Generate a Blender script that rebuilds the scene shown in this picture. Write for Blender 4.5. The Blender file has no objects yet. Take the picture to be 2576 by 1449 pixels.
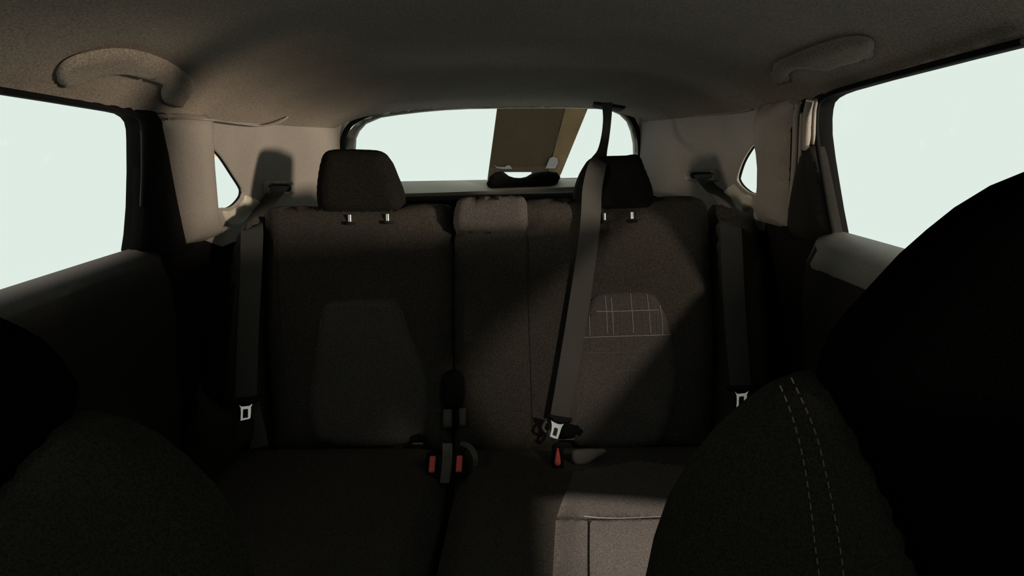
import bpy, bmesh, math, random
import numpy as np
from mathutils import Vector, Matrix
from mathutils.geometry import delaunay_2d_cdt

random.seed(4)
S = bpy.context.scene
COL = S.collection

# ------------------------------------------------------------------ camera
FPX = 1860.0                       # focal length in pixels of a 2576-wide frame
CAM = np.array([.015, 0.0, 1.2])
YAW, PITCH, ROLL = .018, .178, -.022
_fw = np.array([math.sin(YAW)*math.cos(PITCH), math.cos(YAW)*math.cos(PITCH), -math.sin(PITCH)])
_r = np.array([math.cos(YAW), -math.sin(YAW), 0.0])
_u = np.cross(_r, _fw)
CR = _r*math.cos(ROLL) + _u*math.sin(ROLL)
CU = -_r*math.sin(ROLL) + _u*math.cos(ROLL)
cd = bpy.data.cameras.new('camera')
cd.sensor_width = 36.0
cd.lens = FPX/2576*36.0
cd.clip_start = .02
cam = bpy.data.objects.new('camera', cd)
COL.objects.link(cam)
m = Matrix.Identity(4)
for i in range(3):
    m[i][0], m[i][1], m[i][2], m[i][3] = CR[i], CU[i], -_fw[i], CAM[i]
cam.matrix_world = m
S.camera = cam

# ------------------------------------------------------------------ world, lights, exposure
S.view_settings.view_transform = 'Standard'
S.view_settings.look = 'None'
S.view_settings.gamma = 1.0
S.view_settings.exposure = 0.0
S.view_settings.use_curve_mapping = False
w = bpy.data.worlds.new('overcast'); S.world = w
w.use_nodes = True
bg = w.node_tree.nodes['Background']
bg.inputs[0].default_value = (.80, .905, .84, 1)
bg.inputs[1].default_value = 1.0

def lamp(name, loc, target, power, col, radius, spot=None):
    l = bpy.data.lights.new(name, 'SPOT')
    l.energy = power; l.color = col; l.shadow_soft_size = radius
    l.spot_size = math.radians(spot or 40); l.spot_blend = .6 if (spot or 40) > 10 else .15
    o = bpy.data.objects.new(name, l); COL.objects.link(o)
    o.location = loc
    d = Vector(target) - Vector(loc)
    o.rotation_euler = d.to_track_quat('-Z', 'Y').to_euler()
    return o
WARM = (1.0, .85, .70)
lamp('street_light_right', (6.0, -3.1, 1.0), (-.5, 1.98, 1.2), 3000, WARM, .30, 15)
lamp('street_light_left', (-5.0, -2.0, 1.32), (.52, 1.72, 1.15), 360, WARM, .30, 16)
lamp('street_light_front_right', (4.15, -3.9, 4.15), (.32, 1.72, .9), 1050, WARM, .25, 8.5)
lamp('street_light_rear_left', (-6.6, 2.4, 4.6), (-.63, 1.12, 1.12), 9000, (1.0, .88, .78), .25, 5.2)

# ------------------------------------------------------------------ surfaces of the cabin
_BY = [-1, 1, 1.3, 1.6, 1.85, 2, 2.15, 2.3, 2.45]
_BW = [.66, .655, .65, .635, .605, .565, .51, .45, .40]
def baseW(Y):
    return float(np.interp(Y, _BY, _BW))
def baseWs(Y):                      # smoothed plan curve
    return (baseW(Y-.07) + baseW(Y) * 2 + baseW(Y+.07)) / 4
def Wd(Y, z):
    return baseWs(Y) - .22*max(0.0, z-1.02) - .10*max(0., .5-z)
ZE = 1.286
def zc(Y):
    return float(np.interp(Y, [-.4, .0, .4, .9, 1.4, 1.8, 2.05, 2.2, 2.4], [1.30, 1.37, 1.405, 1.41, 1.40, 1.378, 1.352, 1.334, 1.30]))
def We(Y):
    return Wd(Y, ZE)
def ZEf(X, Y):                      # the roof edge climbs a little towards the front
    t = max(0., 1.35-Y)
    k = .5+.5*max(-1., min(1., X/.5))
    return ZE + t*(.016*(1-k) + .046*k) if Y > .6 else ZE + .75*(.016*(1-k) + .046*k)*max(0., min(1., (Y+.25)/.85))
def Ce(X, Y):
    q = min(abs(X)/We(Y), 1.06)
    c = (zc(Y-.08) + zc(Y)*2 + zc(Y+.08))/4
    return c - (c-ZEf(X, Y)) * (.25*q**2 + .75*q**5)
def Tg(X, z):
    return 2.235 - .45*(z-1.32) - .22*X*X

def ray(px, py):
    d = _fw + CR*(px-1288)/FPX - CU*(py-724.5)/FPX
    return d/np.linalg.norm(d)
def project(p):
    d = np.array(p)-CAM; zz = d@_fw
    return 1288+FPX*(d@CR)/zz, 724.5-FPX*(d@CU)/zz
def solve(F, px, py, t0=.2, t1=4.0):
    d = ray(px, py); n = 160
    a = t0
    for i in range(1, n+1):
        b = t0+(t1-t0)*i/n
        if F(CAM+d*b) > 0:
            for _ in range(30):
                c = (a+b)/2
                if F(CAM+d*c) > 0: b = c
                else: a = c
            return CAM+d*b
        a = b
    return CAM+d*t1

class Surf:
    """a surface with (u,v) coordinates, a height h towards the cabin, and a pixel->(u,v) lookup"""
class Wall(Surf):
    def __init__(s, sg): s.sg = sg
    def pt(s, u, v, h): return (s.sg*(Wd(u, v)-h), u, v)
    def px(s, x, y, h=0):
        p = solve(lambda q: s.sg*q[0]-(Wd(q[1], q[2])-h), x, y); return (p[1], p[2])
class Tail(Surf):
    def pt(s, u, v, h): return (u, Tg(u, v)-h, v)
    def px(s, x, y, h=0):
        p = solve(lambda q: q[1]-(Tg(q[0], q[2])-h), x, y); return (p[0], p[2])
class Roof(Surf):
    def pt(s, u, v, h): return (u, v, Ce(u, v)-h)
    def px(s, x, y, h=0):
        p = solve(lambda q: q[2]-(Ce(q[0], q[1])-h), x, y); return (p[0], p[1])
class Plane(Surf):
    def __init__(s, p0, n, up=(0, 0, 1)):
        s.p0 = Vector(p0); s.n = Vector(n).normalized()
        s.ux = Vector(up).cross(s.n).normalized()          # to the right as seen from the front
        s.uy = s.n.cross(s.ux).normalized()
    def pt(s, u, v, h): return tuple(s.p0 + s.ux*u + s.uy*v + s.n*h)
    def px(s, x, y, h=0):
        d = Vector(ray(x, y)); c = Vector(CAM)
        t = (s.p0 + s.n*h - c).dot(s.n)/d.dot(s.n)
        q = c + d*t - s.p0
        return (q.dot(s.ux), q.dot(s.uy))
    def uv(s, p):
        q = Vector(p)-s.p0; return (q.dot(s.ux), q.dot(s.uy))
WL, WR, TG, RF = Wall(-1), Wall(1), Tail(), Roof()

def yplane(Y, lean=0.0, z=1.2):
    return Plane((0, Y, z), (0, -math.cos(lean), math.sin(lean)))
def atY(x, y, Y):
    d = ray(x, y); return CAM + d*(Y/d[1])

# ------------------------------------------------------------------ materials
MATS = {}
def mat(name, col, rough=.8, metal=0.0, grain=0.0, gscale=420., bump=0.0, sheen=0.0, spec=.3, emit=None):
    if name in MATS: return MATS[name]
    M = bpy.data.materials.new(name); M.use_nodes = True
    nt = M.node_tree; b = nt.nodes['Principled BSDF']
    b.inputs['Base Color'].default_value = (*col, 1)
    b.inputs['Roughness'].default_value = rough
    b.inputs['Metallic'].default_value = metal
    b.inputs['Specular IOR Level'].default_value = spec
    if sheen:
        b.inputs['Sheen Weight'].default_value = sheen
        b.inputs['Sheen Roughness'].default_value = .5
    if emit:
        b.inputs['Emission Color'].default_value = (*emit[:3], 1)
        b.inputs['Emission Strength'].default_value = emit[3]
    if grain or bump:
        tc = nt.nodes.new('ShaderNodeTexCoord')
        nz = nt.nodes.new('ShaderNodeTexNoise'); nz.inputs['Scale'].default_value = gscale
        nz.inputs['Detail'].default_value = 2
        nt.links.new(tc.outputs['Object'], nz.inputs['Vector'])
        if grain:
            mr = nt.nodes.new('ShaderNodeMapRange')
            mr.inputs[1].default_value = .3; mr.inputs[2].default_value = .7
            mr.inputs[3].default_value = 1-grain; mr.inputs[4].default_value = 1+grain
            nt.links.new(nz.outputs['Fac'], mr.inputs[0])
            big = nt.nodes.new('ShaderNodeTexNoise'); big.inputs['Scale'].default_value = 6
            nt.links.new(tc.outputs['Object'], big.inputs['Vector'])
            m2 = nt.nodes.new('ShaderNodeMapRange')
            m2.inputs[1].default_value = .3; m2.inputs[2].default_value = .7
            m2.inputs[3].default_value = .92; m2.inputs[4].default_value = 1.08
            nt.links.new(big.outputs['Fac'], m2.inputs[0])
            mu = nt.nodes.new('ShaderNodeMath'); mu.operation = 'MULTIPLY'
            nt.links.new(mr.outputs[0], mu.inputs[0]); nt.links.new(m2.outputs[0], mu.inputs[1])
            vm = nt.nodes.new('ShaderNodeVectorMath'); vm.operation = 'SCALE'
            vm.inputs[0].default_value = col
            nt.links.new(mu.outputs[0], vm.inputs['Scale'])
            nt.links.new(vm.outputs[0], b.inputs['Base Color'])
        if bump:
            bp = nt.nodes.new('ShaderNodeBump'); bp.inputs['Strength'].default_value = bump
            bp.inputs['Distance'].default_value = .001
            nt.links.new(nz.outputs['Fac'], bp.inputs['Height'])
            nt.links.new(bp.outputs[0], b.inputs['Normal'])
    MATS[name] = M
    return M
def glass(name, tint):
    M = bpy.data.materials.new(name); M.use_nodes = True
    nt = M.node_tree; nt.nodes.remove(nt.nodes['Principled BSDF'])
    out = nt.nodes['Material Output']
    t = nt.nodes.new('ShaderNodeBsdfTransparent'); t.inputs[0].default_value = (*tint, 1)
    g = nt.nodes.new('ShaderNodeBsdfGlossy'); g.inputs['Roughness'].default_value = .02
    mx = nt.nodes.new('ShaderNodeMixShader'); mx.inputs[0].default_value = .03
    nt.links.new(t.outputs[0], mx.inputs[1]); nt.links.new(g.outputs[0], mx.inputs[2])
    nt.links.new(mx.outputs[0], out.inputs[0])
    return M
HEAD = mat('headliner_cloth', (.228, .188, .148), .95, grain=.35, gscale=330, bump=.3)
TRIM = mat('greige_trim_plastic', (.235, .205, .175), .62, grain=.16, gscale=420, bump=.2, spec=.25)
BLACK = mat('black_plastic', (.012, .0115, .011), .8, grain=.3, spec=.08)
RUBBER = mat('black_rubber', (.007, .0068, .0065), .85, spec=.06)
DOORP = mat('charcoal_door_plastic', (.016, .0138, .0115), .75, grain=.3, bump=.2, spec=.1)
LEDGE = mat('lit_ledge_plastic', (.14, .13, .11), .55, grain=.25, bump=.2)
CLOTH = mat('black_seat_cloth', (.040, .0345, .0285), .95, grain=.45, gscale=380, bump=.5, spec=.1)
CLOTH3 = mat('headrest_cloth', (.0105, .0095, .008), .95, grain=.45, gscale=380, bump=.5, spec=.05)  # darker copy of the seat cloth, dims the headrests under the side lamp
CLOTH2 = mat('grey_insert_cloth', (.066, .058, .052), .95, grain=.35, gscale=380, bump=.5, spec=.1)
FCLOTH2 = mat('front_seat_shaded_cloth', (.0016, .0015, .0014), .95, grain=.4, gscale=600, spec=.0)  # seat cloth darkened; the shade on the backrests is put into the colour
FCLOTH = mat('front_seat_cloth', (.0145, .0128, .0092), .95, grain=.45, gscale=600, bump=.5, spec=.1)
THREAD = mat('grey_thread', (.30, .285, .265), .9)
THREADD = mat('dim_thread', (.10, .094, .088), .9)
WEB = mat('charcoal_webbing', (.058, .054, .048), .8, grain=.2, gscale=700, bump=.3, spec=.3)
WEBL = mat('grey_loop_webbing', (.095, .088, .07), .85, grain=.2, gscale=700)
CHROME = mat('brushed_steel', (.95, .90, .84), .28, metal=1.0)
RED = mat('red_button_plastic', (.80, .11, .095), .5)
SURR = mat('tailgate_trim_plastic', (.36, .335, .285), .6, grain=.1, spec=.2)
PALE = mat('pale_paper', (.17, .15, .145), .8)
BROWN = mat('brown_board', (.034, .0195, .0075), .9, grain=.12, gscale=90)
TAN = mat('tan_board', (.105, .064, .028), .9, grain=.12, gscale=90)
SILL = mat('lit_sill_trim', (.42, .38, .30), .5, grain=.12)
CARPET = mat('black_carpet', (.010, .009, .008), 1.0, grain=.4, gscale=300, spec=0)
AMBER = mat('amber_lens', (.8, .3, .06), .5, emit=(1.0, .34, .08, .8))
CLEAR = glass('window_glass', (.985, .99, .985))

# ------------------------------------------------------------------ objects
def tag(o, label=None, cat=None, kind=None, group=None):
    if label: o['label'] = label
    if cat: o['category'] = cat
    if kind: o['kind'] = kind
    if group: o['group'] = group
    return o
def thing(name, loc, label, cat, kind=None, group=None):
    o = bpy.data.objects.new(name, None); COL.objects.link(o)
    o.location = loc; o.empty_display_size = .05
    return tag(o, label, cat, kind, group)
def link(name, me, mt, parent=None, smooth=True):
    o = bpy.data.objects.new(name, me); COL.objects.link(o)
    me.materials.append(mt)
    if smooth:
        me.polygons.foreach_set('use_smooth', [True]*len(me.polygons))
    if parent:
        o.parent = parent
        # meshes are written in world coordinates
        if parent.type == 'EMPTY': o.matrix_parent_inverse = Matrix.Translation(-parent.location)
    return o
def mesh(name, V, F, mt, parent=None, smooth=True, sharp=None, fix=True):
    me = bpy.data.meshes.new(name)
    me.from_pydata([tuple(map(float, v)) for v in V], [], F)
    if fix:
        bm = bmesh.new(); bm.from_mesh(me)
        bmesh.ops.remove_doubles(bm, verts=bm.verts, dist=1e-5)
        bmesh.ops.recalc_face_normals(bm, faces=bm.faces)
        bm.to_mesh(me); bm.free()
    o = link(name, me, mt, parent, smooth)
    if smooth and sharp:
        me.set_sharp_from_angle(angle=math.radians(sharp))
    return o

def cr(pts, n, closed=True):
    """Catmull-Rom through 2D/3D points"""
    P = [np.array(p, float) for p in pts]; out = []
    N = len(P); rng = range(N) if closed else range(N-1)
    for i in rng:
        if closed: a, b, c, d = P[i-1], P[i], P[(i+1) % N], P[(i+2) % N]
        else:
            b, c = P[i], P[i+1]
            a = P[i-1] if i > 0 else 2*b-c
            d = P[i+2] if i+2 < N else 2*c-b
        for k in range(n):
            t = k/n
            out.append(.5*((2*b)+(-a+c)*t+(2*a-5*b+4*c-d)*t*t+(-a+3*b-3*c+d)*t**3))
    if not closed: out.append(P[-1])
    return [tuple(p) for p in out]

def inside(poly, pts):
    P = np.array(poly); x = pts[:, 0]; y = pts[:, 1]; c = np.zeros(len(pts), bool)
    for i in range(len(P)):
        x1, y1 = P[i-1]; x2, y2 = P[i]
        if y1 == y2: continue
        k = ((y1 > y) != (y2 > y)) & (x < (x2-x1)*(y-y1)/(y2-y1)+x1)
        c ^= k
    return c
def edist(polys, pts):
    D = np.full(len(pts), 1e9)
    for poly in polys:
        P = np.array(poly)
        for i in range(len(P)):
            a = P[i-1]; b = P[i]; ab = b-a; L = ab@ab
            if L < 1e-14: continue
            t = np.clip(((pts-a)@ab)/L, 0, 1)
            D = np.minimum(D, np.hypot(*(pts-a-t[:, None]*ab).T))
    return D

def pillow(name, surf, outline, mt, parent=None, h=.01, r=.02, depth=.03, h0=0.0, pitch=.03, smooth=0,
           holes=(), px=True, relief=None, sharp=None, hpx=None, bshift=(0, 0)):
    """a panel that lies on a surface: traced outline, rounded edges of radius r rising h, body running back by depth"""
    conv = (lambda L: [surf.px(x, y, h0 if hpx is None else hpx) for x, y in L]) if px else (lambda L: list(L))
    prep = (lambda L: cr(L, smooth)) if smooth else (lambda L: list(L))
    out = conv(prep(outline)); hs = [conv(prep(q)) for q in holes]
    polys = [out]+hs
    bd = []; edges = []
    for P in polys:
        s = len(bd)
        P2 = []
        for i, a in enumerate(P):
            b = P[(i+1) % len(P)]
            L = math.dist(a, b); k = max(1, min(60, int(L/(pitch*1.2))))
            for j in range(k):
                P2.append((a[0]+(b[0]-a[0])*j/k, a[1]+(b[1]-a[1])*j/k))
        bd += P2
        edges += [(s+i, s+(i+1) % len(P2)) for i in range(len(P2))]
    nb = len(bd); B = np.array(bd)
    # rings of points just inside the edges give the rounding
    extra = []
    if r > 0:
        for (i, j) in edges:
            a, b = B[i], B[j]; mid = (a+b)/2; t = b-a; L = np.linalg.norm(t)
            if L < 1e-9: continue
            nn = np.array([-t[1], t[0]])/L
            for sgn in (1, -1):
                for q in (.08, .28, .6, 1.0):
                    extra.append((*(mid+nn*sgn*r*q), r*q))
        E = np.array(extra)
        d = edist(polys, E[:, :2]); ok = (d > E[:, 2]*.97)
        E = E[ok][:, :2]
        ins = inside(out, E)
        for q in hs: ins &= ~inside(q, E)
        E = E[ins]
    else: E = np.zeros((0, 2))
    lo, hi = B.min(0), B.max(0)
    gx = np.arange(lo[0]+pitch/2, hi[0], pitch); gy = np.arange(lo[1]+pitch/2, hi[1], pitch)
    G = np.array([(x+(pitch/2 if k % 2 else 0), y) for k, y in enumerate(gy) for x in gx]) if len(gx)*len(gy) else np.zeros((0, 2))
    if len(G):
        ins = inside(out, G)
        for q in hs: ins &= ~inside(q, G)
        G = G[ins]
        if len(G): G = G[edist(polys, G) > max(r*1.15, pitch*.35)]
    pts = np.vstack([B, E, G]) if len(G) or len(E) else B
    V2, _, F2, ov, _, _ = delaunay_2d_cdt([Vector(p) for p in pts], edges, [], 0, 1e-7)
    V2 = np.array([(v.x, v.y) for v in V2])
    cen = np.array([V2[list(f)].mean(0) for f in F2])
    ins = inside(out, cen)
    for q in hs: ins &= ~inside(q, cen)
    F = [list(f) for f, k in zip(F2, ins) if k]
    D = edist(polys, V2)
    if r > 0:
        q = np.clip(D/r, 0, 1); H = h*np.sqrt(np.clip(1-(1-q)**2, 0, 1))
    else: H = np.full(len(V2), h)
    if relief is not None: H = H+np.array([relief(u, v, d) for (u, v), d in zip(V2, D)])
    n = len(V2)
    V = [surf.pt(u, v, h0+k) for (u, v), k in zip(V2, H)]
    V += [surf.pt(u+bshift[0], v+bshift[1], h0-depth) for u, v in V2]
    cnt = {}
    for f in F:
        for a, b in zip(f, f[1:]+f[:1]):
            cnt[(a, b)] = 1
    faces = list(F)+[[i+n for i in reversed(f)] for f in F]
    for (a, b) in cnt:
        if (b, a) not in cnt: faces.append([b, a, a+n, b+n])
    bm = bmesh.new()
    vs = [bm.verts.new(tuple(map(float, v))) for v in V]
    for f in faces:
        try: bm.faces.new([vs[i] for i in f])
        except ValueError: pass
    bmesh.ops.delete(bm, geom=[v for v in bm.verts if not v.link_faces], context='VERTS')
    bmesh.ops.recalc_face_normals(bm, faces=bm.faces)
    me = bpy.data.meshes.new(name); bm.to_mesh(me); bm.free()
    o = link(name, me, mt, parent)
    me.set_sharp_from_angle(angle=math.radians(sharp or 50))
    return o

def ring(c, a, b, n=10):
    c, a, b = map(lambda q: np.array(q, float), (c, a, b))
    return [c+a*math.cos(2*math.pi*i/n)+b*math.sin(2*math.pi*i/n) for i in range(n)]
def loft(name, rings, mt, parent=None, cap=True, sharp=60, closed=False):
    n = len(rings[0]); V = [p for r_ in rings for p in r_]; F = []
    R = len(rings)
    for i in range(R if closed else R-1):
        for j in range(n):
            k = (i+1) % R
            F.append([i*n+j, i*n+(j+1) % n, k*n+(j+1) % n, k*n+j])
    if cap and not closed:
        F.append(list(range(n))[::-1]); F.append([(R-1)*n+j for j in range(n)])
    return mesh(name, V, F, mt, parent, True, sharp)
def tube(name, pts, rad, mt, parent=None, n=8, closed=False, flat=1.0, up=(0, 0, 1)):
    P = [np.array(p, float) for p in pts]; rs = []
    for i, p in enumerate(P):
        a = P[i-1] if (i > 0 or closed) else P[i]; b = P[(i+1) % len(P)] if (i < len(P)-1 or closed) else P[i]
        t = b-a; t /= np.linalg.norm(t)
        s = np.cross(t, up); 
        if np.linalg.norm(s) < 1e-3: s = np.cross(t, (1, 0, 0))
        s /= np.linalg.norm(s); q = np.cross(s, t)
        rr = rad[i] if hasattr(rad, '__len__') else rad
        rs.append(ring(p, s*rr, q*rr*flat, n))
    return loft(name, rs, mt, parent, True, 60, closed)
def ribbon(name, pairs, mt, parent=None, thick=.002, sub=5):
    """a strap given by its two edges; pairs of 3D points"""
    A = cr([p for p, q in pairs], sub, False); B = cr([q for p, q in pairs], sub, False)
    rs = []
    for i in range(len(A)):
        a, b = np.array(A[i]), np.array(B[i])
        j = min(i+1, len(A)-1); k = max(i-1, 0)
        t = np.array(A[j])-np.array(A[k]); nn = np.cross(b-a, t); nn /= np.linalg.norm(nn)
        rs.append([a+nn*thick/2, b+nn*thick/2, b-nn*thick/2, a-nn*thick/2])
    return loft(name, rs, mt, parent, True, 40)
def hull_box(name, c, ex, ey, ez, mt, parent=None, bev=.003, seg=2, taper=1.0):
    """a bevelled box: centre and half-axis vectors; taper narrows the +ez end"""
    bm = bmesh.new(); bmesh.ops.create_cube(bm, size=2)
    bmesh.ops.scale(bm, vec=(1, 1, 1), verts=bm.verts)
    c, ex, ey, ez = map(Vector, (c, ex, ey, ez))
    for v in bm.verts:
        k = taper if v.co.z > 0 else 1
        v.co = c+ex*v.co.x*k+ey*v.co.y*k+ez*v.co.z
    bmesh.ops.bevel(bm, geom=bm.edges[:], offset=bev, segments=seg, affect='EDGES', profile=.5)
    bmesh.ops.recalc_face_normals(bm, faces=bm.faces)
    me = bpy.data.meshes.new(name); bm.to_mesh(me); bm.free()
    o = link(name, me, mt, parent); me.set_sharp_from_angle(angle=math.radians(40))
    return o

# ================================================================== SETTING
# --- headliner
def build_ceiling():
    Ys = list(np.linspace(-.25, 2.17, 60)); us = list(np.linspace(-1, 1, 61))
    V = []; F = []
    for th in (0, .03):
        for Y in Ys:
            for u in us:
                X = u*We(Y)
                # the rear edge bows forward towards the corners
                yy = Y
                V.append((X, yy, Ce(X, Y)+th))
    n = len(us); mN = len(Ys); o = n*mN
    for i in range(mN-1):
        for j in range(n-1):
            a = i*n+j
            F.append([a, a+1, a+n+1, a+n]); F.append([o+a, o+a+n, o+a+n+1, o+a+1])
    for i in range(mN-1):
        for j in (0, n-1):
            a = i*n+j; F.append([a, a+n, o+a+n, o+a])
    for j in range(n-1):
        for i in (0, mN-1):
            a = i*n+j; F.append([a, a+1, o+a+1, o+a])
    c = mesh('ceiling', V, F, HEAD, None, True, 45)
    return tag(c, 'grey-brown cloth headliner under the car roof', 'ceiling', 'structure')
ceiling = build_ceiling()

# --- floor
def extr(name, prof, y0, y1, mt, parent=None, closed=True, ny=2, sg=1):
    """profile of (x,z) points, extruded along the car"""
    rs = []
    for Y in np.linspace(y0, y1, ny):
        rs.append([(sg*x, Y, z) for x, z in prof])
    return loft(name, rs, mt, parent, True, 35)
fl = mesh('floor', [(x, y, z) for z in (.22, .26) for x, y in ((-.78, -.9), (.78, -.9), (.78, 2.5), (-.78, 2.5))],
     [[3, 2, 1, 0], [4, 5, 6, 7], [0, 1, 5, 4], [1, 2, 6, 5], [2, 3, 7, 6], [3, 0, 4, 7]], CARPET, None, False)
tag(fl, 'black carpeted car floor below the seats', 'floor', 'structure')

# --- doors with window openings (one per side)
OPEN_L = [(-60, 216), (0, 228), (170, 256), (310, 280), (332, 285), (347, 294), (356, 306), (360, 324), (361, 350), (361, 430), (358, 520), (352, 590), (346, 628), (338, 640), (180, 694), (0, 756), (-60, 777)]
FRAME_L = [(-60, 207), (0, 219), (170, 247), (340, 273), (395, 280), (436, 290), (446, 340), (449, 400), (463, 480), (486, 600), (489, 622), (430, 648), (355, 646),
           (346, 628), (352, 590), (358, 520), (361, 430), (361, 350), (360, 324), (356, 306), (347, 294), (332, 285), (310, 280), (170, 256), (0, 228), (-60, 216)]
OPEN_R = [(2640, 82), (2576, 105), (2400, 150), (2200, 203), (2110, 229), (2086, 238), (2070, 247), (2059, 259), (2055, 276), (2053, 300), (2054, 340), (2062, 400), (2072, 460), (2084, 530), (2095, 585), (2102, 592), (2180, 614), (2270, 643), (2400, 682), (2640, 756)]
FRAME_R = [(2640, 74), (2576, 97), (2400, 142), (2200, 194), (2100, 222), (2050, 240), (2015, 252), (1992, 275), (1978, 320), (1976, 400), (1974, 480), (1968, 575), (1990, 600), (2060, 610), (2095, 596),
           (2095, 585), (2084, 530), (2072, 460), (2062, 400), (2054, 340), (2053, 300), (2055, 276), (2059, 259), (2070, 247), (2086, 238), (2110, 229), (2200, 203), (2400, 150), (2576, 105), (2640, 82)]
ZB = 1.035
def build_door(sg, surf, opening, frame, name, label):
    d = thing(name, (sg*.66, .8, .30), label, 'door', 'structure')
    pillow('window_frame', surf, frame, RUBBER, d, h=.010, r=.008, depth=.03, pitch=.04)
    # the pane sits in the opening, a little outside the frame, and runs forward to the centre pillar
    op = [surf.px(x, y) for x, y in opening]
    fr = [(.60, 1.292), (.60, 1.01)]
    top = [p for p in op if p[1] > 1.15]; 
    ymax = max(p[0] for p in op)
    pane = [(.52, 1.0), (ymax+.03, 1.0), (ymax+.03, 1.10), (ymax-.02, 1.30), (.52, 1.34)]
    pillow('pane', surf, pane, CLEAR, d, h=0, r=0, depth=.003, h0=-.022, pitch=.06, px=False)
    # inner door panel: belt ledge, upper panel, armrest, pocket
    def P(Y):
        b = baseWs(Y); zb = float(np.interp(Y, [.9, 1.37], [1.025, 1.041]))
        arm = max(0., min(1., (1.20-Y)/.08))*max(0., min(1., (Y-.35)/.08))
        k = max(0., min(1., (1.44-Y)/.10))
        return [(b+.05, zb-.01), (b-.002, zb), (b-.018*k-.004, zb-.002), (b-.045*k-.004, zb-.018), (b-.062*k-.004, zb-.05), (b-.066*k-.004, zb-.12),
                (b-.058*k-.004, zb-.20), (b-.055*k-.04*arm-.004, zb-.235), (b-.058*k-.055*arm-.004, zb-.255), (b-.058*k-.055*arm-.004, zb-.285), (b-.052*k-.03*arm-.004, zb-.32),
                (b-.045*k-.004, zb-.40), (b-.055*k-.004, zb-.55), (b-.03, zb-.74), (b+.05, zb-.74)]
    rs = [[(sg*x, Y, z) for x, z in P(Y)] for Y in np.concatenate([np.linspace(-.5, 1.1, 22), np.linspace(1.12, 1.44, 18)])]
    loft('door_panel', rs, DOORP, d, True, 70)
    # belt ledge finisher; on the right the window light is put into its colour
    def Q(Y, y0, y1):
        b = baseWs(Y); zb = float(np.interp(Y, [.9, 1.37], [1.025, 1.041])); k = max(.35, min(1., (1.44-Y)/.10))
        return [(b+.012, zb-.004), (b+.010, zb+.006), (b-.008, zb+.0055), (b-.024*k, zb+.0005), (b-.049*k, zb-.014), (b-.066*k, zb-.047), (b-.0665*k, zb-.075), (b-.055*k, zb-.085), (b-.03*k, zb-.05)]
    Ys = np.linspace(.60, 1.385 if sg > 0 else 1.37, 24)
    rs = [[(sg*x, Y, z) for x, z in Q(Y, 0, 1)] for Y in Ys]
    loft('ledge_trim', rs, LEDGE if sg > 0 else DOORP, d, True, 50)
    # window seal lip along the top and rear edge
    pts = [surf.pt(*p, .008) for p in [surf.px(x, y-1, .008) for x, y in (opening[1:11] if sg < 0 else opening[1:15])]]
    tube('window_seal', cr(pts, 3, False), .0045, RUBBER, d, 8)
    y1 = .90 if sg < 0 else .78
    z0, z1 = ZEf(sg*.6, .5), ZEf(sg*.6, y1)
    pillow('window_frame', surf, [(.5, z0-.006), (y1, z1-.001), (y1, z1+.012), (.5, z0+.012)], RUBBER, d, h=.010, r=.006, depth=.03, px=False, pitch=.04)
    # front part of the door frame and the centre pillar, out of the picture
    pillow('centre_pillar', surf, [(.47, 1.0), (.60, 1.0), (.58, 1.33), (.47, 1.33)], BLACK, d, h=.03, r=.03, depth=.03, px=False)
    pillow('front_pane', surf, [(-.40, 1.0), (.48, 1.0), (.48, 1.34), (-.10, 1.34)], CLEAR, d, h=0, r=0, depth=.003, h0=-.022, pitch=.08, px=False)
    return d
dl = build_door(-1, WL, OPEN_L, FRAME_L, 'door_1', 'left car door with dark panel below its large window')
dr = build_door(1, WR, OPEN_R, FRAME_R, 'door_2', 'right car door with lit window ledge beside the tall front seat')
# right door: frame ribs, lit tone put into their colour, and the corner cover
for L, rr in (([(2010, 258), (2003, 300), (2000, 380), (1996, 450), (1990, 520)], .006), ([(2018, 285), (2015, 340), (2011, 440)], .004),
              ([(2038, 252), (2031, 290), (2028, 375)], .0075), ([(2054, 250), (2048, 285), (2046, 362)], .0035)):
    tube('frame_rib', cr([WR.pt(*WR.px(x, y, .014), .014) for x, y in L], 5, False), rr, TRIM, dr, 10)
pillow('corner_cover', WR, [(2046, 366), (2056, 400), (2068, 460), (2082, 530), (2094, 590), (2060, 612), (2010, 600), (1994, 560), (2000, 500), (2016, 420), (2030, 378)], DOORP, dr, h=.022, r=.028, depth=.02, h0=.008, pitch=.015)
pillow('corner_cover', WL, [(362, 420), (361, 520), (355, 600), (352, 636), (400, 648), (452, 640), (440, 560), (420, 480), (392, 425)], RUBBER, dl, h=.010, r=.028, depth=.02, h0=.008, pitch=.015)

# --- pillars
pl = thing('trim_1', (-.6, 1.5, 1.02), 'lit greige rear pillar cover between the left door and the small window', 'pillar trim', 'structure')
pillow('pillar_cover', WL, [(424, 286), (470, 284), (540, 290), (536, 330), (539, 400), (545, 470), (551, 530), (562, 565), (600, 571), (560, 592), (525, 607), (487, 613), (470, 530), (455, 450), (444, 385), (434, 340)],
       TRIM, pl, h=.030, r=.035, depth=.02, h0=.008, pitch=.016, hpx=.025)
prt = thing('trim_2', (.6, 1.5, 1.02), 'right rear pillar cover with a lit front edge beside the small window', 'pillar trim', 'structure')
pillow('pillar_cover', WR, [(1901, 262), (1940, 254), (1990, 246), (1978, 330), (1976, 400), (1974, 480), (1970, 572), (1945, 571), (1905, 560), (1880, 545), (1900, 520), (1909, 470), (1911, 400), (1902, 350)],
       TRIM, prt, h=.045, r=.075, depth=.02, h0=.004, pitch=.016, hpx=.02)

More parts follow.
